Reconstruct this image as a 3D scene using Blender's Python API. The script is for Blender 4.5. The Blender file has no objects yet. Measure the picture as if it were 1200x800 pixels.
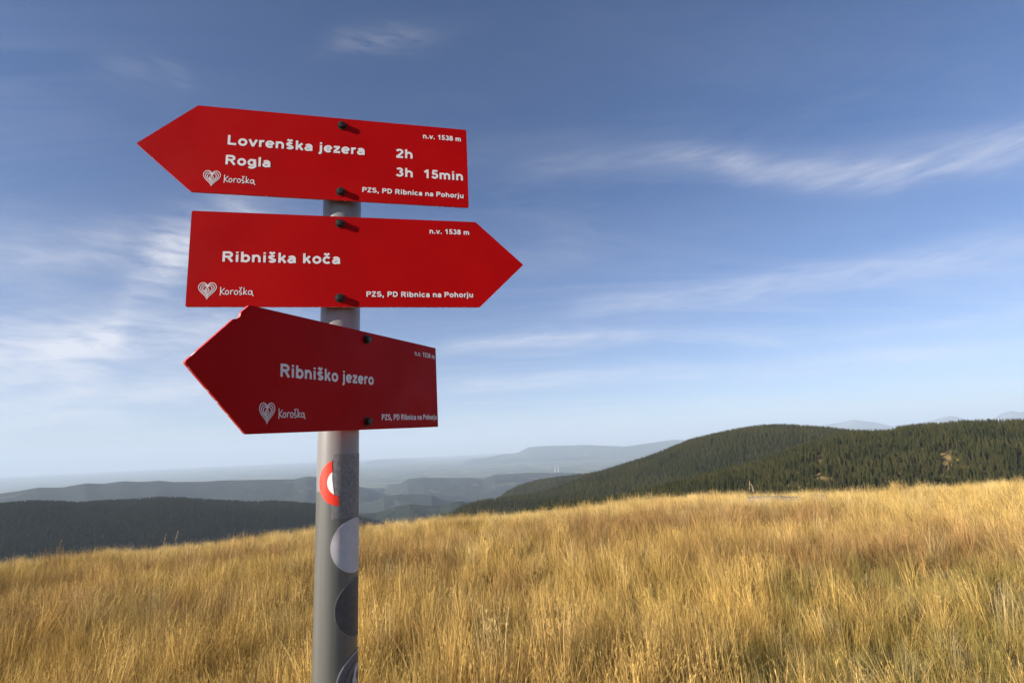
import bpy, bmesh, math, random
import numpy as np
from mathutils import Matrix, Vector, noise

rad = math.radians
random.seed(7)
rng = np.random.default_rng(7)
scene = bpy.context.scene
COL = scene.collection

# ------------------------------------------------------------------ camera
CAMZ = 1.65
F, PITCH, ROLL = 599.4, 0.201804, -0.043409      # focal length in px of a 1200 px wide frame
_cp, _sp, _cr, _sr = math.cos(PITCH), math.sin(PITCH), math.cos(ROLL), math.sin(ROLL)
FW = np.array([0, _cp, _sp]); _u0 = np.array([0, -_sp, _cp]); _r0 = np.array([1., 0, 0])
RT = _cr * _r0 + _sr * _u0
UP = -_sr * _r0 + _cr * _u0
cam_data = bpy.data.cameras.new('camera')
cam_data.sensor_width = 36; cam_data.lens = F * 36 / 1200
cam_data.clip_start = 0.05; cam_data.clip_end = 250000
cam_data.dof.use_dof = True; cam_data.dof.focus_distance = 1.0; cam_data.dof.aperture_fstop = 18
cam = bpy.data.objects.new('camera', cam_data); COL.objects.link(cam)
M = Matrix.Identity(4)
for i in range(3):
    M[i][0], M[i][1], M[i][2] = RT[i], UP[i], -FW[i]
M[2][3] = CAMZ
cam.matrix_world = M
scene.camera = cam

def pix_dir(px, py):
    v = FW * F + RT * (px - 600) + UP * (400 - py)
    return v / np.linalg.norm(v)
def pix_azel(px, py):
    v = pix_dir(px, py)
    return math.atan2(v[0], v[1]), v[2] / math.hypot(v[0], v[1])      # azimuth, tan(elevation)
def to_pix(P):
    P = np.asarray(P, float) - np.array([0, 0, CAMZ]); z = P @ FW
    return 600 + F * (P @ RT) / z, 400 - F * (P @ UP) / z

# ------------------------------------------------------------------ node helpers
def nd(nt, typ, **kw):
    n = nt.nodes.new(typ)
    ins = kw.pop('ins', {})
    for k, v in kw.items(): setattr(n, k, v)
    for k, v in ins.items():
        s = n.inputs[k]
        if isinstance(v, bpy.types.NodeSocket): nt.links.new(v, s)
        else: s.default_value = v
    return n
def mth(nt, op, a, b=None, c=None, clamp=False):
    n = nt.nodes.new('ShaderNodeMath'); n.operation = op; n.use_clamp = clamp
    for i, v in enumerate((a, b, c)):
        if v is None: continue
        if isinstance(v, bpy.types.NodeSocket): nt.links.new(v, n.inputs[i])
        else: n.inputs[i].default_value = v
    return n.outputs[0]
def mixc(nt, fac, a, b):
    n = nt.nodes.new('ShaderNodeMix'); n.data_type = 'RGBA'
    for i, v in ((0, fac), (6, a), (7, b)):
        if isinstance(v, bpy.types.NodeSocket): nt.links.new(v, n.inputs[i])
        else: n.inputs[i].default_value = v if i == 0 else (*v[:3], 1)
    return n.outputs[2]
def ramp(nt, fac, stops):
    n = nt.nodes.new('ShaderNodeValToRGB'); nt.links.new(fac, n.inputs[0])
    e = n.color_ramp.elements
    while len(e) < len(stops): e.new(0.5)
    for el, (p, c) in zip(e, stops):
        el.position = p; el.color = (*c, 1) if len(c) == 3 else c
    return n.outputs[0]
def fcurve(nt, fac, pts):
    n = nt.nodes.new('ShaderNodeFloatCurve'); nt.links.new(fac, n.inputs['Value'])
    c = n.mapping.curves[0]
    while len(c.points) < len(pts): c.points.new(0.5, 0.5)
    for p, (x, y) in zip(c.points, pts): p.location = (x, y); p.handle_type = 'AUTO'
    n.mapping.update()
    return n.outputs[0]

# ------------------------------------------------------------------ sky and sun
SUN_PHI, SUN_EL = rad(62.5), rad(19)               # from straight behind the camera towards its left
SUN_DIR = Vector((-math.sin(SUN_PHI) * math.cos(SUN_EL), -math.cos(SUN_PHI) * math.cos(SUN_EL), math.sin(SUN_EL)))
world = bpy.data.worlds.new('World'); scene.world = world; world.use_nodes = True
nt = world.node_tree; nt.nodes.clear()
sky = nd(nt, 'ShaderNodeTexSky', sky_type='NISHITA', sun_disc=False, sun_elevation=SUN_EL,
         sun_rotation=math.atan2(SUN_DIR.x, SUN_DIR.y), altitude=1538, air_density=1.0, dust_density=0.8, ozone_density=2.5)
tc = nd(nt, 'ShaderNodeTexCoord')
sx = nd(nt, 'ShaderNodeSeparateXYZ', ins={0: tc.outputs['Generated']})
X, Y, Z = sx.outputs
az = mth(nt, 'ARCTAN2', X, Y)
el = mth(nt, 'DIVIDE', Z, mth(nt, 'MAXIMUM', mth(nt, 'SQRT', mth(nt, 'ADD', mth(nt, 'MULTIPLY', X, X), mth(nt, 'MULTIPLY', Y, Y))), 0.02))
# thin cirrus: streaky noise on a flat layer high above
zc = mth(nt, 'MAXIMUM', mth(nt, 'ADD', Z, 0.10), 0.04)
cp = nd(nt, 'ShaderNodeCombineXYZ', ins={0: mth(nt, 'DIVIDE', X, zc), 1: mth(nt, 'DIVIDE', Y, zc)}).outputs[0]
mp = nd(nt, 'ShaderNodeMapping', ins={0: cp, 'Rotation': (0, 0, rad(-20)), 'Scale': (0.55, 1.9, 1)}).outputs[0]
n1 = nd(nt, 'ShaderNodeTexNoise', ins={'Vector': mp, 'Scale': 1.3, 'Detail': 9, 'Roughness': 0.62, 'Distortion': 0.9}).outputs[0]
n2 = nd(nt, 'ShaderNodeTexNoise', ins={'Vector': cp, 'Scale': 0.35, 'Detail': 3}).outputs[0]
cir = mth(nt, 'MULTIPLY', mth(nt, 'MULTIPLY', mth(nt, 'SUBTRACT', n1, 0.47), 3.2, clamp=True), mth(nt, 'MULTIPLY', mth(nt, 'SUBTRACT', n2, 0.38), 3.5, clamp=True), clamp=True)
# wisps seen at particular places of the sky: (azimuth, elevation) curves with soft ragged edges
ae = nd(nt, 'ShaderNodeCombineXYZ', ins={0: mth(nt, 'MULTIPLY', az, 1.6), 1: mth(nt, 'MULTIPLY', el, 6.5)}).outputs[0]
aem = nd(nt, 'ShaderNodeMapping', ins={0: ae, 'Rotation': (0, 0, rad(-14))}).outputs[0]
n3 = nd(nt, 'ShaderNodeTexNoise', ins={'Vector': aem, 'Scale': 2.6, 'Detail': 9, 'Roughness': 0.6, 'Distortion': 0.6}).outputs[0]
n4 = nd(nt, 'ShaderNodeTexNoise', ins={'Vector': aem, 'Scale': 7.0, 'Detail': 8, 'Roughness': 0.62, 'Distortion': 0.4}).outputs[0]
azn = mth(nt, 'DIVIDE', mth(nt, 'ADD', az, 1.0), 2.0)
total = mth(nt, 'MULTIPLY', cir, 0.30)
def wisp(pix, width, amp, lo=0.2, gain=2.2, asym=1.0):
    """pix: (px, py, strength) along the wisp in the photograph, turned into azimuth and elevation"""
    global total
    pts = [(*pix_azel(x, y), s) for x, y, s in pix]
    xs = [((a + 1) / 2, e, s) for a, e, s in pts]
    cur = fcurve(nt, azn, [(0, xs[0][1])] + [(a, e) for a, e, _ in xs] + [(1, xs[-1][1])])
    st = fcurve(nt, azn, [(0, 0)] + [(a, s) for a, _, s in xs] + [(1, xs[-1][2] * 0.6)])
    dist = mth(nt, 'DIVIDE', mth(nt, 'ADD', mth(nt, 'SUBTRACT', el, cur), mth(nt, 'MULTIPLY', mth(nt, 'SUBTRACT', n3, 0.5), width * 1.8)), width)
    g = mth(nt, 'POWER', 2.718, mth(nt, 'MULTIPLY', mth(nt, 'MULTIPLY', dist, dist), -1))
    tex = mth(nt, 'MULTIPLY', mth(nt, 'SUBTRACT', n4, lo), gain, clamp=True)
    total = mth(nt, 'ADD', total, mth(nt, 'MULTIPLY', mth(nt, 'MULTIPLY', g, tex), mth(nt, 'MULTIPLY', st, amp)))
wisp([(560, 200, 0), (640, 195, .35), (740, 187, .45), (800, 184, .75), (900, 200, 1), (1000, 206, 1), (1100, 190, 1), (1200, 166, 1.1)], 0.030, 0.42)
wisp([(620, 378, 0), (690, 358, .5), (800, 349, .8), (900, 335, .9), (1000, 320, .9), (1100, 305, .8), (1200, 288, .8)], 0.028, 0.42)
wisp([(470, 415, 0), (540, 405, .8), (640, 396, .9), (740, 390, .6), (800, 388, .2), (900, 400, .3), (1200, 370, .5)], 0.014, 0.5)
wisp([(400, 470, 0), (500, 455, .8), (640, 445, .8), (740, 437, .7), (900, 432, .7), (1000, 422, .8), (1200, 405, .7)], 0.016, 0.45)
wisp([(-150, 300, .5), (0, 290, .7), (60, 296, .7), (140, 290, .8), (220, 285, .9), (330, 268, .3), (450, 250, 0)], 0.045, 0.5, 0.22)
wisp([(-150, 420, .5), (0, 405, .7), (100, 400, .8), (170, 330, .9), (215, 300, 1), (300, 250, .3), (400, 220, 0)], 0.06, 0.6, 0.25)
wisp([(-150, 430, .8), (0, 420, .9), (100, 408, 1), (220, 392, 1), (300, 380, .5), (500, 360, 0)], 0.04, 0.6, 0.2)
wisp([(-150, 490, .8), (0, 482, .9), (100, 470, 1), (220, 455, 1), (300, 452, .7), (500, 450, 0)], 0.035, 0.55, 0.2)
wisp([(330, 70, 0), (400, 48, .7), (450, 42, 1), (500, 44, .7), (560, 30, .1), (700, 20, 0)], 0.035, 0.22, 0.3)
wisp([(60, 70, 0), (140, 78, .7), (190, 86, .8), (230, 98, .2), (300, 110, 0)], 0.035, 0.15, 0.3)
# pale veil of thin high cloud thickening towards the horizon, all the way round
veil = mth(nt, 'MULTIPLY', mth(nt, 'POWER', 2.718, mth(nt, 'MULTIPLY', mth(nt, 'MAXIMUM', el, 0.0), -6.0)), mth(nt, 'ADD', mth(nt, 'MULTIPLY', n1, 0.5), 0.28))
total = mth(nt, 'ADD', total, veil, clamp=True)
cloudcol = nd(nt, 'ShaderNodeRGB'); cloudcol.outputs[0].default_value = (9.0, 8.9, 9.2, 1)
skyblue = nd(nt, 'ShaderNodeVectorMath', operation='MULTIPLY', ins={0: sky.outputs[0], 1: (0.80, 0.94, 1.20)}).outputs[0]
final = mixc(nt, mth(nt, 'MULTIPLY', total, 0.75), skyblue, cloudcol.outputs[0])
bg = nd(nt, 'ShaderNodeBackground', ins={'Color': final, 'Strength': 0.058})
wo = nd(nt, 'ShaderNodeOutputWorld', ins={0: bg.outputs[0]})

sun_data = bpy.data.lights.new('sun', 'SUN'); sun_data.energy = 5.0; sun_data.angle = rad(0.5)
sun_data.color = (1.0, 0.91, 0.78)
sun = bpy.data.objects.new('sun', sun_data); COL.objects.link(sun)
sun.rotation_euler = SUN_DIR.to_track_quat('Z', 'Y').to_euler(); sun.location = (-8, -4, 12)

scene.view_settings.view_transform = 'Standard'; scene.view_settings.look = 'None'
scene.view_settings.exposure = 0.95; scene.view_settings.gamma = 1.0; scene.view_settings.use_curve_mapping = False
scene.cycles.use_adaptive_sampling = True; scene.cycles.adaptive_threshold = 0.02; scene.cycles.volume_bounces = 1; scene.cycles.max_bounces = 5; scene.cycles.diffuse_bounces = 3; scene.cycles.glossy_bounces = 2

# ------------------------------------------------------------------ material helpers
def material(name):
    m = bpy.data.materials.new(name); m.use_nodes = True
    t = m.node_tree; t.nodes.clear()
    return m, t
def finish(t, shader, disp=None):
    o = t.nodes.new('ShaderNodeOutputMaterial'); t.links.new(shader, o.inputs['Surface'])
    if disp is not None: t.links.new(disp, o.inputs['Displacement'])
def tnoise(t, vec, scale, detail=4, rough=0.55, dist=0.0):
    return nd(t, 'ShaderNodeTexNoise', ins={'Vector': vec, 'Scale': scale, 'Detail': detail, 'Roughness': rough, 'Distortion': dist}).outputs[0]
def bumpn(t, h, strength, distance):
    return nd(t, 'ShaderNodeBump', ins={'Height': h, 'Strength': strength, 'Distance': distance}).outputs[0]

def mat_sign(name, seed, wear=0.0):
    m, t = material(name)
    co = nd(t, 'ShaderNodeTexCoord').outputs['Object']
    v = nd(t, 'ShaderNodeMapping', ins={0: co, 'Location': (seed, seed * 2, 0)}).outputs[0]
    c = ramp(t, tnoise(t, v, 9, 5), [(0.25, (0.335, 0.0010, 0.0014)), (0.75, (0.41, 0.002, 0.002))])
    c = mixc(t, mth(t, 'MULTIPLY', mth(t, 'SUBTRACT', tnoise(t, v, 420, 2, 0.7), 0.70), 9, clamp=True), c, (0.42, 0.02, 0.016))
    c = mixc(t, mth(t, 'MULTIPLY', mth(t, 'SUBTRACT', tnoise(t, v, 900, 2, 0.6), 0.63), 6, clamp=True), c, (0.20, 0.001, 0.0014))
    r = ramp(t, tnoise(t, v, 14, 5), [(0.3, (0.42,) * 3), (0.7, (0.60,) * 3)])
    b = bumpn(t, tnoise(t, v, 700, 3), 0.12, 0.0006)
    p = nd(t, 'ShaderNodeBsdfPrincipled', ins={'Base Color': c, 'Roughness': r, 'Normal': b, 'Specular IOR Level': 0.07})
    finish(t, p.outputs[0]); return m
def mat_edge(name, white):
    m, t = material(name)
    co = nd(t, 'ShaderNodeTexCoord').outputs['Object']
    f = mth(t, 'MULTIPLY', mth(t, 'SUBTRACT', tnoise(t, co, 160, 4), 0.62 - white), 9, clamp=True)
    c = mixc(t, f, (0.60, 0.02, 0.015), (0.72, 0.70, 0.68))
    p = nd(t, 'ShaderNodeBsdfPrincipled', ins={'Base Color': c, 'Roughness': 0.5}); finish(t, p.outputs[0]); return m
def mat_plain(name, col, rough=0.5, metal=0.0, var=0.12, scale=60, bump=0.0):
    m, t = material(name)
    co = nd(t, 'ShaderNodeTexCoord').outputs['Object']
    k = tnoise(t, co, scale, 5)
    c = ramp(t, k, [(0.25, tuple(x * (1 - var) for x in col)), (0.75, tuple(min(1, x * (1 + var)) for x in col))])
    p = nd(t, 'ShaderNodeBsdfPrincipled', ins={'Base Color': c, 'Roughness': rough, 'Metallic': metal})
    if bump: t.links.new(bumpn(t, k, bump, 0.002), p.inputs['Normal'])
    finish(t, p.outputs[0]); return m
def mat_pole():
    m, t = material('weathered_grey_pole')
    co = nd(t, 'ShaderNodeTexCoord').outputs['Object']
    st = nd(t, 'ShaderNodeMapping', ins={0: co, 'Scale': (90, 90, 2.2)}).outputs[0]
    streak = tnoise(t, st, 1.0, 6, 0.6)
    c = ramp(t, streak, [(0.25, (0.085, 0.085, 0.077)), (0.6, (0.125, 0.123, 0.112)), (0.8, (0.175, 0.17, 0.16))])
    patch = mth(t, 'MULTIPLY', mth(t, 'SUBTRACT', tnoise(t, co, 18, 5, 0.6), 0.58), 7, clamp=True)
    c = mixc(t, patch, c, (0.14, 0.137, 0.12))
    # brighter scuffed zone under the lowest sign, with a ragged lower edge
    z = nd(t, 'ShaderNodeSeparateXYZ', ins={0: co}).outputs[2]
    edge = mth(t, 'MULTIPLY', mth(t, 'SUBTRACT', mth(t, 'ADD', z, mth(t, 'MULTIPLY', tnoise(t, co, 30, 4), 0.012)), CAMZ - 0.048), 700, clamp=True)
    c = mixc(t, mth(t, 'MULTIPLY', edge, 0.55), c, (0.30, 0.285, 0.28))
    dirt = mth(t, 'MULTIPLY', mth(t, 'SUBTRACT', tnoise(t, co, 260, 3), 0.68), 10, clamp=True)
    c = mixc(t, dirt, c, (0.13, 0.12, 0.10))
    p = nd(t, 'ShaderNodeBsdfPrincipled', ins={'Base Color': c, 'Roughness': 0.36, 'Metallic': 0.0, 'Specular IOR Level': 0.65,
           'Normal': bumpn(t, tnoise(t, co, 300, 4), 0.15, 0.0008)})
    finish(t, p.outputs[0]); return m
def mat_straw_ground():
    m, t = material('meadow_soil')
    co = nd(t, 'ShaderNodeTexCoord').outputs['Object']
    a = tnoise(t, co, 0.9, 6, 0.65); b = tnoise(t, co, 14, 5, 0.7)
    near = mixc(t, b, ramp(t, a, [(0.3, (0.10, 0.075, 0.03)), (0.7, (0.22, 0.15, 0.06))]), (0.16, 0.11, 0.045))
    # further down the slopes and in the valley: woods and pastures
    f = tnoise(t, co, 0.0016, 7, 0.6)
    far = ramp(t, f, [(0.46, (0.028, 0.042, 0.022)), (0.53, (0.10, 0.12, 0.05)), (0.62, (0.16, 0.16, 0.075))])
    z = nd(t, 'ShaderNodeSeparateXYZ', ins={0: co}).outputs[2]
    k = mth(t, 'DIVIDE', mth(t, 'SUBTRACT', mth(t, 'MULTIPLY', z, -1), 40), 40, clamp=True)
    c = mixc(t, k, near, far)
    p = nd(t, 'ShaderNodeBsdfPrincipled', ins={'Base Color': c, 'Roughness': 0.95, 'Normal': bumpn(t, b, 0.5, 0.03)})
    finish(t, p.outputs[0]); return m
def mat_hill(name, dark, mid, light, scale, thr, fine):
    """wooded hillside with pastures whose share follows thr"""
    m, t = material(name)
    co = nd(t, 'ShaderNodeTexCoord').outputs['Object']
    a = tnoise(t, co, scale, 8, 0.62, 0.4); b = tnoise(t, co, fine, 5, 0.7)
    wood = ramp(t, b, [(0.3, dark), (0.7, mid)])
    k = mth(t, 'MULTIPLY', mth(t, 'SUBTRACT', a, thr), 14, clamp=True)
    c = mixc(t, k, wood, light)
    p = nd(t, 'ShaderNodeBsdfPrincipled', ins={'Base Color': c, 'Roughness': 1.0, 'Specular IOR Level': 0.1,
           'Normal': bumpn(t, b, 0.9, 0.25 / fine)})
    finish(t, p.outputs[0]); return m
def mat_leaf(name, tint_attr=True, trans=0.35, col=None, var=(0.65, 1.25)):
    """blades, needles: colour from the instance or a fixed one, varied blade by blade"""
    m, t = material(name)
    if tint_attr:
        c = nd(t, 'ShaderNodeAttribute', attribute_type='INSTANCER', attribute_name='tint').outputs['Color']
    else:
        rr = nd(t, 'ShaderNodeObjectInfo').outputs['Random']
        c = ramp(t, rr, [(0, tuple(x * 0.75 for x in col)), (0.6, col), (1, (col[0] * 1.7, col[1] * 1.35, col[2]))])
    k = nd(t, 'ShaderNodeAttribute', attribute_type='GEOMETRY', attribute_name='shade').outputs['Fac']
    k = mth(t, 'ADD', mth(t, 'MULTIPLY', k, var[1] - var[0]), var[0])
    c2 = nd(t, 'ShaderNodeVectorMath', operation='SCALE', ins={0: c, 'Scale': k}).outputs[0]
    d = nd(t, 'ShaderNodeBsdfDiffuse', ins={'Color': c2})
    tr = nd(t, 'ShaderNodeBsdfTranslucent', ins={'Color': c2})
    mx = nd(t, 'ShaderNodeMixShader', ins={0: trans, 1: d.outputs[0], 2: tr.outputs[0]})
    finish(t, mx.outputs[0]); return m

# ------------------------------------------------------------------ object helpers
def link(o, parent=None):
    COL.objects.link(o)
    if parent is not None: o.parent = parent
    return o
def mesh_obj(name, verts, faces, mats, parent=None, smooth=False, midx=None, attr=None, linkit=True):
    me = bpy.data.meshes.new(name)
    me.from_pydata([tuple(v) for v in verts], [], [tuple(f) for f in faces])
    for m in (mats if isinstance(mats, (list, tuple)) else [mats]): me.materials.append(m)
    if midx is not None: me.polygons.foreach_set('material_index', midx)
    if smooth: me.polygons.foreach_set('use_smooth', [True] * len(me.polygons))
    if attr is not None:
        a = me.attributes.new('shade', 'FLOAT', 'POINT'); a.data.foreach_set('value', np.asarray(attr, np.float32))
    me.update()
    o = bpy.data.objects.new(name, me)
    return link(o, parent) if linkit else o
def tag(o, label=None, category=None, group=None, kind=None):
    if label: o['label'] = label
    if category: o['category'] = category
    if group: o['group'] = group
    if kind: o['kind'] = kind
    return o

def scatter(name, P, rot, scl, var, tint, sources):
    """one object: source meshes instanced on points by geometry nodes"""
    me = bpy.data.meshes.new(name); me.from_pydata([tuple(p) for p in P], [], [])
    for nm, ty, key, arr in (('rot', 'FLOAT_VECTOR', 'vector', rot), ('scl', 'FLOAT_VECTOR', 'vector', scl),
                             ('tint', 'FLOAT_COLOR', 'color', np.concatenate([tint, np.ones((len(P), 1))], 1)), ('var', 'INT', 'value', var)):
        a = me.attributes.new(nm, ty, 'POINT')
        a.data.foreach_set(key, np.asarray(arr, np.int32 if ty == 'INT' else np.float32).ravel())
    o = link(bpy.data.objects.new(name, me))
    g = bpy.data.node_groups.new(name + '_nodes', 'GeometryNodeTree')
    g.interface.new_socket('Geometry', in_out='INPUT', socket_type='NodeSocketGeometry')
    g.interface.new_socket('Geometry', in_out='OUTPUT', socket_type='NodeSocketGeometry')
    gi = g.nodes.new('NodeGroupInput'); go = g.nodes.new('NodeGroupOutput')
    ip = g.nodes.new('GeometryNodeInstanceOnPoints'); jn = g.nodes.new('GeometryNodeGeometryToInstance')
    for s in sources:
        oi = g.nodes.new('GeometryNodeObjectInfo'); oi.inputs['Object'].default_value = s
        g.links.new(oi.outputs['Geometry'], jn.inputs[0])
    def na(nm, ty):
        n = g.nodes.new('GeometryNodeInputNamedAttribute'); n.data_type = ty; n.inputs['Name'].default_value = nm
        return n.outputs['Attribute']
    g.links.new(gi.outputs[0], ip.inputs['Points']); g.links.new(jn.outputs[0], ip.inputs['Instance'])
    ip.inputs['Pick Instance'].default_value = True
    g.links.new(na('var', 'INT'), ip.inputs['Instance Index'])
    er = g.nodes.new('FunctionNodeEulerToRotation'); g.links.new(na('rot', 'FLOAT_VECTOR'), er.inputs[0])
    g.links.new(er.outputs[0], ip.inputs['Rotation']); g.links.new(na('scl', 'FLOAT_VECTOR'), ip.inputs['Scale'])
    g.links.new(ip.outputs[0], go.inputs[0])
    md = o.modifiers.new('scatter', 'NODES'); md.node_group = g
    return o

# ------------------------------------------------------------------ ground: a rounded hilltop meadow falling away to the valley
GRASS_TOP = 0.42
CREST = [(0, 660), (100, 650), (200, 640), (300, 630), (365, 622), (430, 615), (540, 607), (640, 599), (700, 592), (760, 584),
         (800, 581), (870, 579), (950, 579), (1000, 577), (1100, 571), (1200, 563)]
RC = 250.0
_k = math.sqrt(2 * (CAMZ - GRASS_TOP) / RC)
_ca = [pix_azel(*p) for p in CREST]
_az = np.array([-math.pi, -1.5] + [a for a, _ in _ca] + [1.5, math.pi])
_sl = np.array([0.0, 0.02] + [-e - _k for _, e in _ca] + [-0.03, 0.0])
_azf = np.linspace(-math.pi, math.pi, 721)
_slf = np.convolve(np.pad(np.interp(_azf, _az, _sl), 6, mode='edge'), np.ones(13) / 13, 'valid')
VALLEY = -700.0
def ground(x, y):
    x = np.asarray(x, float); y = np.asarray(y, float)
    r = np.hypot(x, y); a = np.arctan2(x, y)
    s = np.interp(a, _azf, _slf)
    q = np.where(r < 95, r * r / (2 * RC), 95 * 95 / (2 * RC) + (r - 95) * 95 / RC)
    und = 0.05 * np.minimum(r / 6, 1) * (np.sin(x * 0.9 + 1.3 + 0.4 * y) + np.sin(y * 0.7 - x * 0.35) + 0.6 * np.sin(x * 2.1 + y * 1.7)) * np.clip((60 - r) / 30, 0.0, 1)
    z = -s * r - q + und
    return np.maximum(z, VALLEY + 40 * np.exp(np.minimum((z - VALLEY) / 40, 0)) - 40)
radii = np.concatenate([[0], np.geomspace(0.35, 59000, 150)])
NA = 240
verts = [(0, 0, float(ground(0, 0)))]
for r in radii[1:]:
    a = np.linspace(-math.pi, math.pi, NA, endpoint=False)
    x = r * np.sin(a); y = r * np.cos(a)
    verts += list(zip(x, y, ground(x, y)))
faces = [(0, 1 + (j + 1) % NA, 1 + j) for j in range(NA)]
for i in range(len(radii) - 2):
    o = 1 + i * NA
    faces += [(o + j, o + (j + 1) % NA, o + NA + (j + 1) % NA, o + NA + j) for j in range(NA)]
tag(mesh_obj('ground', verts, faces, mat_straw_ground(), smooth=True), kind='structure')

def pix_ground(px, py, lift=0.3):
    """point of the meadow (at half grass height) along the ray through a pixel"""
    d = pix_dir(px, py)
    for t in np.geomspace(1.0, 80, 1500):
        p = d * t
        if p[2] + CAMZ < float(ground(p[0], p[1])) + lift: return p[0], p[1]
    return d[0] * 24 / math.hypot(d[0], d[1]), d[1] * 24 / math.hypot(d[0], d[1])

# ------------------------------------------------------------------ hills: skyline read from the photograph, distance from what grows on it
class Hill:
    def __init__(s, name, sky, front, base, back, mat, amp, nsc, sub=0.0, nu=160, nv=40, dist=None, ext=(0, 0)):
        s.pts = []
        for p in sky:
            D = p[2] if len(p) > 2 else dist
            a, e = pix_azel(p[0], p[1]); s.pts.append((a, CAMZ + D * e - sub, D))
        s.pts.sort()
        # beyond the picture's edge the ridge runs on and slowly sinks
        for side, e in enumerate(ext):
            if e:
                a, h, D = s.pts[-side]; sg = 1 if side else -1
                new = [(a + sg * e * f, h + (base - h) * g, D) for f, g in ((.25, .06), (.5, .12), (.75, .45), (1.0, .97))]
                s.pts = s.pts + new if side else new[::-1] + s.pts
        A = [p[0] for p in s.pts]
        s.A, s.H, s.D = np.array(A), np.array([p[1] for p in s.pts]), np.array([p[2] for p in s.pts])
        s.front, s.base, s.back, s.amp, s.nsc = front, base, back, amp, nsc
        us = np.linspace(A[0], A[-1], nu)
        tv = np.concatenate([np.linspace(0, 1, nv), 1 + np.linspace(0.05, 1, 12)])
        V = []
        for a in us:
            D = float(np.interp(a, s.A, s.D))
            for t in tv:
                r = D - front + t * front if t <= 1 else D + (t - 1) * back
                V.append((r * math.sin(a), r * math.cos(a), s.z(a, r)))
        n = len(tv)
        Fc = [(i * n + j, i * n + j + 1, (i + 1) * n + j + 1, (i + 1) * n + j) for i in range(nu - 1) for j in range(n - 1)]
        # skirts down to the base so that the hill is a solid body
        s.obj = tag(mesh_obj(name, V, [f[::-1] for f in Fc], mat, smooth=True), kind='structure')
    def z(s, a, r):
        D = float(np.interp(a, s.A, s.D)); H = float(np.interp(a, s.A, s.H)); b = min(s.base, H - 20)
        x, y = r * math.sin(a), r * math.cos(a)
        nz = noise.fractal(Vector((x / s.nsc, y / s.nsc, 3.7)), 1.0, 2.1, 5)
        if r <= D:
            t = max(0.0, (r - (D - s.front)) / s.front)
            return b + (H - b) * math.sin(t * math.pi / 2) ** 1.1 + s.amp * nz * (1 - t ** 3)
        t = (r - D) / s.back
        return H + (b - H) * t * t * (3 - 2 * t) + s.amp * nz * min(1, t * 3)

wood_dark, wood_mid = (0.020, 0.030, 0.014), (0.042, 0.055, 0.024)
near_floor = mat_hill('near_hill_floor', (0.05, 0.045, 0.018), (0.11, 0.08, 0.03), (0.42, 0.28, 0.10), 0.012, 0.50, 0.2)
hillC = Hill('near_wooded_hill', [(560, 625, 600), (640, 590, 650), (700, 585, 680), (752, 575, 700), (800, 562, 760), (873, 545, 850), (950, 517, 950), (1000, 505, 1040),
        (1025, 504.5, 1050), (1046, 503.5, 1050), (1052, 500, 1060), (1075, 497, 1080), (1100, 496, 1090), (1125, 493.8, 1100), (1162, 492.5, 1110),
        (1200, 492.5, 1120), (1260, 494, 1120), (1400, 500, 1100)], 640, -150, 500, near_floor, 7, 120, sub=9.5, nu=200, ext=(0, .4))
hillA = Hill('domed_wooded_hill', [(480, 640, 1450), (505, 622, 1450), (520, 609, 1450), (534, 598, 1450), (550, 590, 1470), (568, 585.6, 1500), (584, 583.6, 1500), (620, 579, 1550), (640, 575, 1580),
        (660, 568, 1600), (680, 560, 1620), (696, 553.5, 1650), (710, 550, 1660), (733, 542.5, 1680), (757, 535, 1700), (785, 524, 1700), (808, 514.5, 1700),
        (838, 507.5, 1700), (864, 502, 1700), (892, 498, 1700), (920, 497, 1700), (950, 499, 1700), (975, 501, 1700), (1000, 504, 1700), (1050, 512, 1700), (1150, 530, 1700)],
        720, -230, 600, mat_hill('domed_hill_floor', wood_dark, wood_mid, (0.12, 0.10, 0.04), 0.006, 0.68, 0.08), 8, 200, sub=11)
hillB = Hill('shoulder_hill', [(520, 640), (560, 602), (584, 583.6), (596, 574), (612, 567), (630, 562), (660, 557.6), (696, 553), (740, 551), (800, 556), (860, 575)], 1000, -420, 700,
        mat_hill('shoulder_hill_wood', wood_dark, wood_mid, (0.06, 0.06, 0.03), 0.003, 0.7, 0.06), 14, 300, sub=16, dist=2900)
R1 = Hill('dark_wooded_ridge', [(-260, 612), (-120, 598), (0, 590), (22, 587.7), (45, 586.6), (74, 587.7), (90, 588.8), (126, 586), (157, 585), (187, 582.3), (214, 582.8), (240, 584.4),
        (296, 588), (320, 586.4), (368, 590), (400, 597), (440, 612), (480, 630)], 1400, -480, 1000,
        mat_hill('dark_ridge_wood', (0.012, 0.016, 0.012), (0.022, 0.028, 0.020), (0.07, 0.07, 0.035), 0.0022, 0.72, 0.03), 45, 450, sub=11, nu=300, nv=60, dist=2700, ext=(.55, 0))
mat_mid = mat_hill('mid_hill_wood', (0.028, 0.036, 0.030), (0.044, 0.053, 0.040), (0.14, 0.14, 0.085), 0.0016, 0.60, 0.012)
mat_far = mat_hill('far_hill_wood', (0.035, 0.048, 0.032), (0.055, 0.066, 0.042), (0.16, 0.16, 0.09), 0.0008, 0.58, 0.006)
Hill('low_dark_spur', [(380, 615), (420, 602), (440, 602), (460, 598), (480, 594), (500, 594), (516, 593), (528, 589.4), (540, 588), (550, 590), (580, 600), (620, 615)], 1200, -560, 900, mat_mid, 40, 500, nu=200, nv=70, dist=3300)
Hill('blue_knoll', [(400, 600), (420, 594), (436, 588), (450, 581), (466, 579), (486, 580), (506, 580), (520, 588), (560, 600)], 1500, -690, 1200, mat_mid, 50, 700, nu=220, nv=80, dist=6200)
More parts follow.
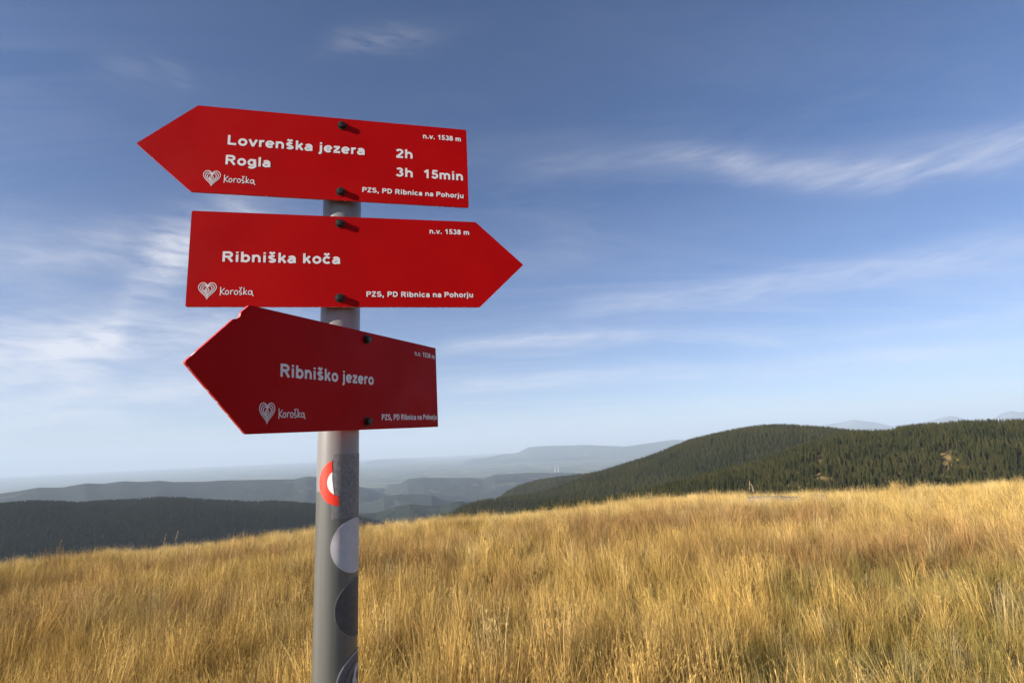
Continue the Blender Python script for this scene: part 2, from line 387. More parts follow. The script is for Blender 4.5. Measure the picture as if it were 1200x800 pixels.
Hill('blue_ridge', [(-260, 600), (-120, 588), (0, 578), (22, 575), (45, 571), (72, 571), (101, 566), (121, 567), (144, 564), (166, 565), (187, 563.4), (202, 565), (240, 564.5), (256, 563),
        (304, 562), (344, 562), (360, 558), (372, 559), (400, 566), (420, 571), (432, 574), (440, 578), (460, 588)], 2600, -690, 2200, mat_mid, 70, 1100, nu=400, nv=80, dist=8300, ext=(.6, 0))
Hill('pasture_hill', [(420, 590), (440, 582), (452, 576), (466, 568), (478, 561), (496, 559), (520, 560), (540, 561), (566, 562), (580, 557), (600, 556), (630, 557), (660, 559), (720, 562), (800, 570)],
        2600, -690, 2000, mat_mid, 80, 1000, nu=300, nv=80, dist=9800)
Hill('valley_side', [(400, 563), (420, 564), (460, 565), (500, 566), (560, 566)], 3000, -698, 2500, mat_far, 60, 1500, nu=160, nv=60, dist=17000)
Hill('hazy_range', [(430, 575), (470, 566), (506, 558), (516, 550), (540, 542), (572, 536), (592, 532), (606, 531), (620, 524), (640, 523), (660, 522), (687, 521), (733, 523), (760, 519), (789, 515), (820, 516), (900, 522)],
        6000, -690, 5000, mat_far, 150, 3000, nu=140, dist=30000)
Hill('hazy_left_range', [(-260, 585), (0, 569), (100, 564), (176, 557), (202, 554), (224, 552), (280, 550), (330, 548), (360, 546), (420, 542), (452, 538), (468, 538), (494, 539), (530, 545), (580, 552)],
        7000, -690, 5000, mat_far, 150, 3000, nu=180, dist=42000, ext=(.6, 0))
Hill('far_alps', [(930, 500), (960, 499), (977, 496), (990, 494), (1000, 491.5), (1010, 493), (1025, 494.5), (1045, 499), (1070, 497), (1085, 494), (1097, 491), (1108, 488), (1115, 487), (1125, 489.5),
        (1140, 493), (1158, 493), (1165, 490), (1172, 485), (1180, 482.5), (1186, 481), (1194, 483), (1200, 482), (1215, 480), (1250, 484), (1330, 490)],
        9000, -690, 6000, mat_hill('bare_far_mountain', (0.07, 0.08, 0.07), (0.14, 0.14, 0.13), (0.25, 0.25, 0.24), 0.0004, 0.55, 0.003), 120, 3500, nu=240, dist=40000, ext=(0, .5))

# ------------------------------------------------------------------ signpost
LX, LY = -0.0086946, -0.0012669
PX, PY = -0.269382, 0.788317
SIGN = {1: dict(yaw=.2287, roll=.0044, s=.0410, cz=.4662, xt=-.2919, xe=.2083, H=.1463, T=.0784),
        2: dict(yaw=.2343, roll=.0188, s=.0415, cz=.2917, xt=.2973, xe=-.2092, H=.1484, T=.0782),
        3: dict(yaw=1.1834, roll=.0374, s=.0504, cz=.1077, xt=-.2841, xe=.2075, H=.1484, T=.0746)}
def axis(z): return Vector((PX + LX * z, PY + LY * z, CAMZ + z))
zb = float(ground(PX, PY)) - CAMZ
base = axis(zb)
post = tag(link(bpy.data.objects.new('signpost', None)), 'grey steel signpost with three red arrow boards in the dry grass', 'signpost')
post.location = base; post.empty_display_size = 0.2
PR = 0.030
NS, zt = 48, 0.530
Z0 = zb - 0.25
verts, faces, att = [], [], []
zs = [Z0 + (zt - Z0) * i / 40 for i in range(41)]
for z in zs:
    c = axis(z) - base
    verts += [(c.x + PR * math.sin(2 * math.pi * j / NS), c.y - PR * math.cos(2 * math.pi * j / NS), c.z) for j in range(NS)]
for i in range(len(zs) - 1):
    faces += [(i * NS + j, i * NS + (j + 1) % NS, (i + 1) * NS + (j + 1) % NS, (i + 1) * NS + j) for j in range(NS)]
ctop = axis(zt) - base
n0 = len(verts)
for k, (rr, dz) in enumerate(((PR * 0.93, .003), (PR * 0.6, .005))):
    verts += [(ctop.x + rr * math.sin(2 * math.pi * j / NS), ctop.y - rr * math.cos(2 * math.pi * j / NS), ctop.z + dz) for j in range(NS)]
o0 = (len(zs) - 1) * NS
for a_, b_ in ((o0, n0), (n0, n0 + NS)):
    faces += [(a_ + j, a_ + (j + 1) % NS, b_ + (j + 1) % NS, b_ + j) for j in range(NS)]
faces.append(tuple(range(n0 + NS, n0 + 2 * NS)))
m_pole = mat_pole()
pole = mesh_obj('pole', verts, faces, m_pole, post, smooth=True)
# texture coordinates of the pole material count height from the meadow: shift the scuffed zone accordingly
for n in m_pole.node_tree.nodes:
    if n.type == 'MATH' and n.operation == 'SUBTRACT' and abs(n.inputs[1].default_value - (CAMZ - 0.048)) < 1e-6:
        n.inputs[1].default_value = (CAMZ - 0.048) - base.z

def on_pole(theta, h, off):
    """theta in degrees from the side facing -Y towards +X, h height relative to the camera"""
    c = axis(h) - base; a = rad(theta)
    return (c.x + (PR + off) * math.sin(a), c.y - (PR + off) * math.cos(a), c.z)
def sticker(name, poly_fn, mat, lo, hi, parent=pole, nu=40, nv=40, box=None, label=None):
    """a thin curved patch: cells of a (theta, height) grid whose centre lies inside poly_fn; real thickness lo..hi"""
    t0, t1, h0, h1 = box
    V, Fc, idx = [], [], {}
    def vid(i, j, k):
        key = (i, j, k)
        if key not in idx:
            idx[key] = len(V); V.append(on_pole(t0 + (t1 - t0) * i / nu, h0 + (h1 - h0) * j / nv, hi if k else lo))
        return idx[key]
    ins = [[poly_fn(t0 + (t1 - t0) * (i + .5) / nu, h0 + (h1 - h0) * (j + .5) / nv) for j in range(nv)] for i in range(nu)]
    for i in range(nu):
        for j in range(nv):
            if not ins[i][j]: continue
            Fc.append((vid(i, j, 1), vid(i + 1, j, 1), vid(i + 1, j + 1, 1), vid(i, j + 1, 1)))
            for di, dj, e in ((-1, 0, ((0, 1), (0, 0))), (1, 0, ((1, 0), (1, 1))), (0, -1, ((0, 0), (1, 0))), (0, 1, ((1, 1), (0, 1)))):
                a, b = i + di, j + dj
                if not (0 <= a < nu and 0 <= b < nv) or not ins[a][b]:
                    (p, q), (u, v) = e
                    Fc.append((vid(i + p, j + q, 0), vid(i + u, j + v, 0), vid(i + u, j + v, 1), vid(i + p, j + q, 1)))
    o = mesh_obj(name, V, Fc, mat, parent)
    if label: o['label'] = label
    return o
def patch(name, rfun, tc, hc, mat, lo, hi, label=None, nr=64, inner=0.0, a0=0.0, a1=2 * math.pi):
    """disc or ring segment wrapped on the pole, smooth outline"""
    V, Fc = [], []
    rings = 7
    closed = abs(a1 - a0 - 2 * math.pi) < 1e-6
    nn = nr if closed else nr + 1
    def pt(i, k, off):
        a = a0 + (a1 - a0) * i / nr; R = rfun(a); r = inner + (R - inner) * k / (rings - 1)
        return on_pole(tc + math.degrees(r * math.cos(a) / PR), hc + r * math.sin(a), off)
    for k in range(rings):
        V += [pt(i, k, hi) for i in range(nn)]
    V += [pt(i, rings - 1, hi) for i in range(nn)] + [pt(i, rings - 1, lo) for i in range(nn)]
    for k in list(range(rings - 1)) + [rings]:
        for i in range(nr):
            j = (i + 1) % nn
            Fc.append((k * nn + i, (k + 1) * nn + i, (k + 1) * nn + j, k * nn + j))
    o = mesh_obj(name, V, Fc, mat, pole, smooth=True)
    if label: o['label'] = label
    return o
m_red_dot = mat_plain('blaze_red', (0.74, 0.030, 0.006), 0.45, var=0.06)
m_white = mat_plain('sticker_white', (0.48, 0.47, 0.48), 0.6, var=0.10, scale=90)
m_bright = mat_plain('blaze_white', (0.82, 0.82, 0.80), 0.5, var=0.03)
m_tape = mat_plain('grey_tape', (0.18, 0.175, 0.175), 0.55, metal=0.2, var=0.35, scale=240, bump=0.3)
m_dark = mat_plain('dark_sticker', (0.060, 0.060, 0.064), 0.5, var=0.25, scale=120)
m_rim = mat_plain('sticker_rim', (0.16, 0.16, 0.16), 0.55, var=0.4, scale=200)
m_emb = mat_plain('emblem_grey', (0.105, 0.103, 0.112), 0.55, var=0.35, scale=300)
m_emb_l = mat_plain('emblem_light', (0.42, 0.41, 0.42), 0.55, var=0.2, scale=200)
m_emb_d = mat_plain('emblem_dark', (0.05, 0.05, 0.055), 0.55, var=0.2, scale=200)
sticker('tape_patch', lambda t, h: True, m_tape, -.0005, .0006, box=(4.5 , 100, -0.0905, -0.0005), nu=40, nv=20, label='worn grey rectangular tape patch')
def _ring(t, h):
    x = rad(t - 28) * PR; z = h + 0.0397; r = math.hypot(x, z)
    lim = -1 + 23 * (-h - 0.0078) / 0.056 + 1.2 * math.sin(h * 900)
    return .0195 < r < .0330 and t < max(lim, 3.5)
sticker('blaze_ring', _ring, m_red_dot, -.0005, .0012, box=(-36, 26, -0.074, -0.006), nu=110, nv=130, label='torn red crescent of a round trail blaze')
def _core(t, h):
    x = rad(t - 28) * PR; z = h + 0.0397; r = math.hypot(x, z)
    return r < .0195 and t < 4.4 + max(0, (-h - 0.035)) * 260
sticker('blaze_core', _core, m_bright, -.0005, .0010, box=(-10, 12, -0.062, -0.018), nu=60, nv=80, label='white remnant inside the torn trail blaze')
patch('round_sticker', lambda a: .0372, 74, -0.129, m_white, -.0005, .0009, 'blank white round sticker')
patch('round_sticker', lambda a: .0392, 90, -0.2125, m_dark, -.0005, .0007, 'dark faded round sticker')
patch('sticker_rim', lambda a: .0396, 90, -0.2125, m_rim, -.0005, .0009, inner=.0384)
patch('round_sticker', lambda a: .0385, 95, -0.3075, m_emb, -.0005, .0008, 'grey round sticker with a crest')
patch('sticker_rim', lambda a: .0385, 95, -0.3075, m_emb_l, -.0005, .0012, inner=.0368)
patch('sticker_rim', lambda a: .0275, 95, -0.3075, m_emb_d, -.0005, .0012, inner=.0262)
patch('sticker_crest', lambda a: .0165 + .002 * math.cos(4 * a), 95, -0.3035, m_emb_d, -.0005, .0011)
patch('sticker_crest', lambda a: .0135 + .002 * math.cos(3 * a + 1), 92, -0.3015, m_emb_l, -.0005, .0014, inner=.006, a0=1.2, a1=4.6)
patch('sticker_crest', lambda a: .0125, 94, -0.3100, m_emb_l, -.0005, .0014, inner=.0035, a0=3.0, a1=5.9)

# --- boards
m_edge = {1: mat_edge('board_edge_red', 0.02), 2: mat_edge('board_edge_worn', 0.16), 3: mat_edge('board_edge_red_2', 0.03)}
m_text = mat_plain('white_lettering', (0.68, 0.67, 0.67), 0.5, var=0.05, scale=150)
m_bolt = mat_plain('black_oxide_bolt', (0.035, 0.030, 0.024), 0.45, metal=0.6, var=0.5, scale=400)
m_spacer = mat_plain('zinc_shank', (0.22, 0.21, 0.20), 0.45, metal=0.7, var=0.2, scale=200)
TH = 0.003
board_labels = {1: 'topmost red arrow board pointing left, two destinations', 2: 'middle red arrow board pointing right',
                3: 'lowest arrow board pointing left, turned away from the sun'}
def sign_frame(d):
    n = Vector((math.sin(d['yaw']), -math.cos(d['yaw']), 0)); u = Vector((math.cos(d['yaw']), math.sin(d['yaw']), 0)); w = Vector((0, 0, 1))
    U = math.cos(d['roll']) * u + math.sin(d['roll']) * w; V = -math.sin(d['roll']) * u + math.cos(d['roll']) * w
    O = axis(d['cz']) + n * d['s']
    m = Matrix.Identity(4)
    for i in range(3): m[i][0], m[i][1], m[i][2], m[i][3] = U[i], V[i], n[i], O[i]
    return m
def board(k):
    d = SIGN[k]; h = d['H'] / 2; sg = 1 if d['xe'] > d['xt'] else -1; xs = d['xt'] + sg * d['T']
    out = [(d['xt'], 0), (xs, -h), (d['xe'], -h), (d['xe'], h), (xs, h)]
    if k == 3:      # small nick in the upper slanted edge
        e = lambda t, dx=0, dy=0: (xs + (d['xt'] - xs) * t + dx, h - h * t + dy)
        out += [e(.15), e(.185, .0022, -.0022), e(.24, .0016, -.0016), e(.27)]
    if sg < 0: out = out[::-1]
    # slightly rounded corners
    pts = []
    N = len(out)
    for i in range(N):
        p0, p1, p2 = Vector(out[i - 1]), Vector(out[i]), Vector(out[(i + 1) % N])
        a, b = (p0 - p1), (p2 - p1); L = min(.0022, a.length * .4, b.length * .4)
        A, B = p1 + a.normalized() * L, p1 + b.normalized() * L
        pts += [A, (A + B + 2 * p1) / 4, B]
    n = len(pts)
    V = [(p.x, p.y, 0) for p in pts] + [(p.x, p.y, -TH) for p in pts]
    Fc = [tuple(range(n)), tuple(range(2 * n - 1, n - 1, -1))] + [(i, i + n, (i + 1) % n + n, (i + 1) % n) for i in range(n)]
    o = mesh_obj('arrow_board', V, Fc, [mat_sign('sign_red_%d' % k, k * 1.7), m_edge[k]], post, midx=[0, 0] + [1] * n)
    o['label'] = board_labels[k]
    o.matrix_basis = Matrix.Translation(-base) @ sign_frame(d) @ Matrix.Scale(.992 if k < 3 else 1.0, 4)
    return o
boards = {k: board(k) for k in (1, 2, 3)}

def bolt(parent, x, y, d, seed):
    """washer, domed hexagon head in front; shank back to the pole"""
    r_ = random.Random(seed)
    prof = [(.0072, 0.0), (.0072, .0012), (.0056, .0013), (.0056, .0052), (.0050, .0062), (.0026, .0068), (0, .0069)]
    V, Fc = [], []
    n = 18; a0 = r_.random()
    for q, (r, z) in enumerate(prof):
        for j in range(n):
            a = a0 + 2 * math.pi * j / n
            rr = r * (1 - .07 * (0.5 - 0.5 * math.cos(6 * (a - a0)))) if q in (2, 3) else r
            V.append((x + rr * math.cos(a), y + rr * math.sin(a), z))
    for q in range(len(prof) - 1):
        Fc += [(q * n + j, q * n + (j + 1) % n, (q + 1) * n + (j + 1) % n, (q + 1) * n + j) for j in range(n)]
    b = mesh_obj('bolt', V, Fc, m_bolt, parent)
    V, Fc = [], []
    for z in (-TH + .0001, -(d['s'] - PR) - .004):
        V += [(x + .004 * math.cos(2 * math.pi * j / 12), y + .004 * math.sin(2 * math.pi * j / 12), z) for j in range(12)]
    Fc = [(j, 12 + j, 12 + (j + 1) % 12, (j + 1) % 12) for j in range(12)]
    mesh_obj('spacer', V, Fc, m_spacer, parent)
for k, ys in ((1, (.0595, -.0587)), (2, (.0622, -.0602)), (3, (.0624, -.0624))):
    for q, y in enumerate(ys): bolt(boards[k], .0016, y, SIGN[k], k * 10 + q)

# lettering: a bold grotesque drawn as thin raised strokes (cap height 1, x-height 0.73)
def arc(cx, cy, rx, ry, a0, a1, n=14):
    return [(cx + rx * math.cos(rad(a0 + (a1 - a0) * i / n)), cy + ry * math.sin(rad(a0 + (a1 - a0) * i / n))) for i in range(n + 1)]
def ring(cx, cy, rx, ry): return arc(cx, cy, rx, ry, 0, 345, 23) + ['closed']
_s = arc(.375, .525, .215, .118, 25, 255, 14) + arc(.385, .205, .235, .122, 78, -158, 16)
_c = arc(.41, .36, .29, .29, 42, 318, 18)
_car = [[(.16, 1.02), (.38, .88), (.60, 1.02)]]
_bowl = [(.18, .905), (.52, .905)] + arc(.55, .70, .27, .205, 90, -90, 12) + [(.18, .495)]
GLYPH = {' ': (.388, []), 'L': (.853, [[(.18, 0), (.18, 1)], [(.18, .095), (.80, .095)]]),
    'o': (.853, [ring(.427, .36, .29, .29)]), 'v': (.777, [[(.09, .73), (.40, .0)], [(.69, .73), (.38, .0)]]),
    'r': (.543, [[(.17, 0), (.17, .73)], arc(.42, .40, .25, .24, 175, 70, 8)]), 'e': (.777, [[(.12, .36), (.66, .36)], arc(.40, .36, .29, .29, 2, 318, 20)]),
    'n': (.853, [[(.17, 0), (.17, .73)], arc(.43, .40, .25, .245, 170, 0, 10) + [(.68, 0)]]),
    'h': (.853, [[(.17, 0), (.17, 1)], arc(.43, .40, .25, .245, 170, 0, 10) + [(.68, 0)]]),
    'm': (1.242, [[(.16, 0), (.16, .73)], arc(.38, .43, .23, .215, 170, 0, 8) + [(.61, 0)], arc(.84, .43, .23, .215, 170, 0, 8) + [(1.07, 0)]]),
    'u': (.853, [[(.68, 0), (.68, .73)], [(.17, .73)] + arc(.42, .33, .25, .245, 180, 350, 10)]),
    's': (.777, [_s]), 'š': (.777, [_s] + _car), 'c': (.777, [_c]), 'č': (.777, [_c] + _car),
    'k': (.777, [[(.17, 0), (.17, 1)], [(.20, .27), (.64, .72)], [(.36, .44), (.68, .0)]]),
    'a': (.777, [arc(.37, .46, .24, .175, 160, 0, 10) + [(.61, .14), (.66, 0)], [(.60, .43), (.36, .385)] + arc(.315, .22, .20, .155, 85, 290, 10) + [(.58, .19)]]),
    'j': (.388, [[(.195, .73), (.195, -.08), (.15, -.165), (-.01, -.175)], [(.195, .84), (.195, 1.0)]]), 'i': (.388, [[(.195, 0), (.195, .73)], [(.195, .84), (.195, 1.0)]]),
    'l': (.388, [[(.195, 0), (.195, 1)]]), 'z': (.698, [[(.07, .64), (.63, .64)], [(.56, .60), (.12, .13)], [(.05, .09), (.65, .09)]]),
    'g': (.853, [ring(.41, .37, .27, .28), [(.67, .73), (.67, -.04)] + arc(.40, -.03, .27, .15, 0, -155, 10)]),
    'b': (.853, [[(.17, 0), (.17, 1)], ring(.45, .36, .27, .29)]),
    'R': (1.008, [[(.18, 0), (.18, 1)], _bowl, [(.52, .48), (.88, 0)]]), 'P': (.932, [[(.18, 0), (.18, 1)], _bowl]),
    'D': (1.008, [[(.18, 0), (.18, 1)], [(.18, .905), (.44, .905)] + arc(.44, .5, .42, .405, 90, -90, 16) + [(.18, .095)]]),
    'Z': (.853, [[(.08, .905), (.77, .905)], [(.70, .86), (.14, .14)], [(.05, .095), (.79, .095)]]),
    'S': (.932, [arc(.46, .71, .31, .20, 25, 255, 16) + arc(.46, .295, .34, .21, 78, -160, 18)]),
    '2': (.777, [arc(.38, .68, .26, .225, 165, -25, 14) + [(.13, .12)], [(.06, .095), (.70, .095)]]),
    '3': (.777, [arc(.37, .725, .23, .18, 155, -90, 14), arc(.37, .295, .27, .205, 88, -162, 16)]),
    '1': (.777, [[(.47, 0), (.47, 1)], [(.44, .88), (.14, .68)]]),
    '5': (.777, [[(.68, .905), (.25, .905), (.19, .48)], arc(.37, .33, .27, .235, 140, -160, 16)]),
    '8': (.777, [ring(.39, .73, .22, .175), ring(.39, .285, .27, .20)]), '.': (.388, [[(.19, 0), (.19, .21)]]), ',': (.388, [[(.20, .21), (.19, .0), (.11, -.17)]])}
def ribbon(strokes, w, z0=.00012, z1=.00026, step=1.2e-5):
    """polylines with a width, drawn as thin raised bands; each a hair higher than the last so that crossings stay clean"""
    V, Fc = [], []
    for q, (pts, closed) in enumerate(strokes):
        P = [Vector((p[0], p[1])) for p in pts]; n = len(P); zt_ = z1 + step * (q % 12)
        o = len(V)
        for i, p in enumerate(P):
            a = P[i - 1] if (i > 0 or closed) else p; b = P[(i + 1) % n] if (i < n - 1 or closed) else p
            t = (b - a); t = t.normalized() if t.length > 1e-9 else Vector((1, 0))
            m = 1.0
            if a != p and b != p:
                c = (p - a).normalized().dot((b - p).normalized()); m = min(1.6, 1 / max(.35, math.sqrt(max(0.0, (1 + c) / 2))))
            nn = Vector((-t.y, t.x)) * w / 2 * m
            V += [(p.x + nn.x, p.y + nn.y, z0), (p.x + nn.x, p.y + nn.y, zt_), (p.x - nn.x, p.y - nn.y, zt_), (p.x - nn.x, p.y - nn.y, z0)]
        for i in range(n if closed else n - 1):
            a, b = o + 4 * i, o + 4 * ((i + 1) % n)
            Fc += [(a, a + 1, b + 1, b), (a + 1, a + 2, b + 2, b + 1), (a + 2, a + 3, b + 3, b + 2)]
    return V, [f[::-1] for f in Fc]
def lettering(parent, s, x0, yb, cap, x1, weight=.215, track=.06):
    pen, items = 0.0, []
    for ch in s:
        adv, st = GLYPH[ch]
        items += [(pen, q) for q in st]; pen += adv + track
    total = pen - track - .14; sxx = (x1 - x0) / total
    S = []
    for off, q in items:
        closed = q[-1] == 'closed'; pts = q[:-1] if closed else q
        S.append(([(x0 + (off - .07 + p[0]) * sxx, yb + p[1] * cap) for p in pts], closed))
    V, Fc = ribbon(S, weight * cap)
    return mesh_obj('lettering', V, Fc, m_text, parent)
lettering(boards[1], 'Lovrenška jezera', -.1678, .0096, .0163, .0377)
lettering(boards[1], 'Rogla', -.1688, -.0244, .0160, -.1048)
lettering(boards[1], '2h', .0890, .0094, .0163, .1156)
lettering(boards[1], '3h', .0889, -.0248, .0162, .1156)
lettering(boards[1], '15min', .1338, -.0243, .0158, .1997)
lettering(boards[1], 'n.v. 1538 m', .1336, .0494, .0090, .1980)
lettering(boards[1], 'PZS, PD Ribnica na Pohorju', .0350, -.0567, .0086, .1997)
lettering(boards[2], 'Ribniška koča', -.1642, -.0050, .0160, .0018)
lettering(boards[2], 'n.v. 1538 m', .1418, .0506, .0086, .2072)
lettering(boards[2], 'PZS, PD Ribnica na Pohorju', .0413, -.0578, .0086, .2088)
lettering(boards[3], 'Ribniško jezero', -.1626, -.0062, .0161, .0177)
lettering(boards[3], 'n.v. 1538 m', .1350, .0525, .0088, .2018)
lettering(boards[3], 'PZS, PD Ribnica na Pohorju', .0375, -.0604, .0092, .2024)

def heart(parent, x0, x1, y0, y1):
    cx, cy, wx, wy = (x0 + x1) / 2, (y0 + y1) / 2, (x1 - x0) / 2, (y1 - y0) / 2
    S = []
    def hp(t, s, dy):
        x = math.sin(t) ** 3; y = (13 * math.cos(t) - 5 * math.cos(2 * t) - 2 * math.cos(3 * t) - math.cos(4 * t) + 2.5) / 14.5
        return (cx + wx * .95 * s * x, cy + wy * (.95 * s * y + dy))
    for s, dy in ((1.0, 0), (.76, .03), (.53, .05)):
        S.append(([hp(2 * math.pi * i / 48, s, dy) for i in range(48)], True))
    S.append(([(cx + wx * (.05 + .024 * t) * math.cos(t + 1.2), cy + wy * (.10 + (.05 + .024 * t) * math.sin(t + 1.2))) for t in np.linspace(0, 10, 40)], False))
    V, Fc = ribbon(S, .00105)
    mesh_obj('heart_emblem', V, Fc, m_text, parent)
def script_word(parent, x0, yb, cap, x1):
    # hand-drawn strokes in a 6.2 x 1.3 box: K o r o š k a
    G = [([(.08, 1.18), (.10, .6), (.06, -.10)], 0), ([(.80, 1.0), (.45, .66), (.12, .52)], 0), ([(.14, .52), (.5, .22), (.86, .05)], 0),
         (arc(1.28, .36, .30, .30, 0, 360, 20), 1),
         ([(1.92, .68), (1.95, .35), (1.92, .04)], 0), (arc(2.25, .38, .31, .30, 165, 55, 8), 0),
         (arc(2.92, .36, .31, .31, 0, 360, 20), 1),
         (arc(3.72, .52, .22, .16, 40, 250, 10) + arc(3.72, .20, .24, .17, 80, -140, 10), 0), ([(3.5, 1.14), (3.72, .90), (3.98, 1.16)], 0),
         ([(4.36, 1.12), (4.35, .5), (4.30, .02)], 0), ([(4.86, .72), (4.60, .45), (4.36, .36)], 0), ([(4.38, .38), (4.66, .18), (4.95, .08)], 0),
         (arc(5.48, .36, .32, .29, 20, 380, 20), 1), ([(5.82, .66), (5.84, .30), (5.95, .02), (6.14, -.16)], 0)]
    sxx, sy = (x1 - x0) / 6.2, cap / 1.18
    S = [([(x0 + px * sxx, yb + py * sy) for px, py in pts], bool(c)) for pts, c in G]
    V, Fc = ribbon(S, .0012)
    mesh_obj('script_lettering', V, Fc, m_text, parent)
heart(boards[1], -.1985, -.1739, -.0626, -.0362); script_word(boards[1], -.1692, -.0545, .0123, -.1245)
heart(boards[2], -.1942, -.1696, -.0633, -.0372); script_word(boards[2], -.1650, -.0562, .0121, -.1194)
heart(boards[3], -.1926, -.1694, -.0633, -.0380); script_word(boards[3], -.1642, -.0562, .0115, -.1210)

# ------------------------------------------------------------------ far chimneys in the valley
m_chim = mat_plain('pale_concrete', (0.42, 0.42, 0.42), 0.8, var=0.05, scale=0.02)
for px, top, Rr, lab in ((650.2, 544, 11, 'pale chimney far in the hazy valley, left of the pair'), (654.0, 545.5, 12, 'pale chimney far in the hazy valley, right of the pair')):
    D = 14500
    a, e = pix_azel(px, top); zt_ = CAMZ + D * e; z0_ = float(ground(D * math.sin(a), D * math.cos(a))) - 1
    V, Fc = [], []
    for f_, rr in ((0, 1.5), (.25, 1.25), (.6, 1.0), (.985, .85), (.985, .92), (1, .92), (1, .72), (.96, .70)):
        V += [(Rr * rr * math.cos(2 * math.pi * j / 20), Rr * rr * math.sin(2 * math.pi * j / 20), (zt_ - z0_) * f_) for j in range(20)]
    for i in range(7): Fc += [(i * 20 + j, i * 20 + (j + 1) % 20, (i + 1) * 20 + (j + 1) % 20, (i + 1) * 20 + j) for j in range(20)]
    o = mesh_obj('chimney', V, Fc, m_chim, smooth=True); o.location = (D * math.sin(a), D * math.cos(a), z0_)
    tag(o, lab, 'chimney', 'far chimneys')

# ------------------------------------------------------------------ flat rocks on the brow of the meadow
def mat_rock():
    m, t = material('grey_rock')
    co = nd(t, 'ShaderNodeTexCoord').outputs['Object']
    a = tnoise(t, co, 3.5, 8, 0.65); b = tnoise(t, co, 30, 5, 0.7)
    c = mixc(t, mth(t, 'MULTIPLY', mth(t, 'SUBTRACT', b, 0.55), 5, clamp=True), ramp(t, a, [(0.3, (0.13, 0.11, 0.085)), (0.7, (0.26, 0.22, 0.175))]), (0.32, 0.28, 0.22))
    p = nd(t, 'ShaderNodeBsdfPrincipled', ins={'Base Color': c, 'Roughness': 0.9, 'Normal': bumpn(t, a, 0.8, 0.05)})
    finish(t, p.outputs[0]); return m
m_rock = mat_rock()
def rock(px0, px1, py, lab, seed, h):
    D = 21.0
    a0, _ = pix_azel(px0, py); a1, _ = pix_azel(px1, py); am = (a0 + a1) / 2
    L = 2 * D * math.tan((a1 - a0) / 2)
    bm = bmesh.new(); bmesh.ops.create_icosphere(bm, subdivisions=4, radius=1)
    for v in bm.verts:
        c = v.co.copy()
        nz = noise.fractal(c * 1.6 + Vector((seed, 0, 0)), 1.0, 2.0, 4)
        c *= 1 + .28 * nz
        c.z = (abs(c.z) ** .6) * (1 if c.z > 0 else -1)
        if c.z > .55: c.z = .55 + (c.z - .55) * .3 + .08 * noise.noise(v.co * 5)
        v.co = (c.x * L / 2, c.y * .55, c.z * h)
    me = bpy.data.meshes.new('flat_rock'); bm.to_mesh(me); bm.free(); me.materials.append(m_rock)
    o = link(bpy.data.objects.new('flat_rock', me))
    x, y = D * math.sin(am), D * math.cos(am)
    o.location = (x, y, float(ground(x, y)) + .12); o.rotation_euler = (0, 0, -am)
    tag(o, lab, 'rock', 'flat rocks on the meadow brow')
    return (x, y, L / 2 + .15, am)
rocks = [rock(872, 942, 580, 'long flat grey rock in dry grass on the meadow brow', 1.0, .46),
         rock(947, 969, 579, 'short grey rock right of the long flat rock', 5.0, .44)]

# ------------------------------------------------------------------ spruces
m_spruce_i = mat_leaf('spruce_needles_mass', True, 0.12, var=(0.55, 1.35))
m_spruce = mat_leaf('spruce_needles', False, 0.12, col=(0.050, 0.058, 0.020), var=(0.55, 1.35))
m_bark = mat_plain('spruce_bark', (0.09, 0.07, 0.055), 0.9, var=0.3, scale=3)
def spruce(name, seed, tiers, n, mat, linkit, width=0.19):
    """unit-height spruce: trunk and drooping ragged whorls"""
    r_ = random.Random(seed); V, Fc, A, MI = [], [], [], []
    def add(p, s): V.append(p); A.append(s); return len(V) - 1
    for i in range(6):
        a = 2 * math.pi * i / 6; add((.014 * math.cos(a), .014 * math.sin(a), 0), .3)
    tip = add((0, 0, .97), .5)
    for i in range(6): Fc.append((i, (i + 1) % 6, tip)); MI.append(1)
    z0 = .05 + .05 * r_.random()
    for k in range(tiers):
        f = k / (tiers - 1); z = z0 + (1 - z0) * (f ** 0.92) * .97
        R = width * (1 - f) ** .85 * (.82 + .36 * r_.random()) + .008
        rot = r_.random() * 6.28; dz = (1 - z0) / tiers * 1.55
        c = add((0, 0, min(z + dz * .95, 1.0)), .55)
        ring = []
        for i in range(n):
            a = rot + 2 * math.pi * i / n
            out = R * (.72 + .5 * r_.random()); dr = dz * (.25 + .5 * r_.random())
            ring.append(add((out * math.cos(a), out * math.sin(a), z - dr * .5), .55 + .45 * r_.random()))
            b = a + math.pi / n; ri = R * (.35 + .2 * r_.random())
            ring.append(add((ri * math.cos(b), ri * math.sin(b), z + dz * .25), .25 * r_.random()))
        for i in range(2 * n):
            if r_.random() < .06: continue
            Fc.append((ring[i], ring[(i + 1) % (2 * n)], c)); MI.append(0)
    return mesh_obj(name, V, Fc, [mat, m_bark], None, midx=MI, attr=A, linkit=linkit)
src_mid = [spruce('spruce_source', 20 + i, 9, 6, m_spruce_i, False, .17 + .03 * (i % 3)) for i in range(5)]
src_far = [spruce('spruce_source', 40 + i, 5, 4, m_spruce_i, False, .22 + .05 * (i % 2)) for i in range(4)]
proto = [spruce('spruce_tree', 60 + i, 15, 9, m_spruce, True, .15 + .025 * (i % 3)) for i in range(6)]

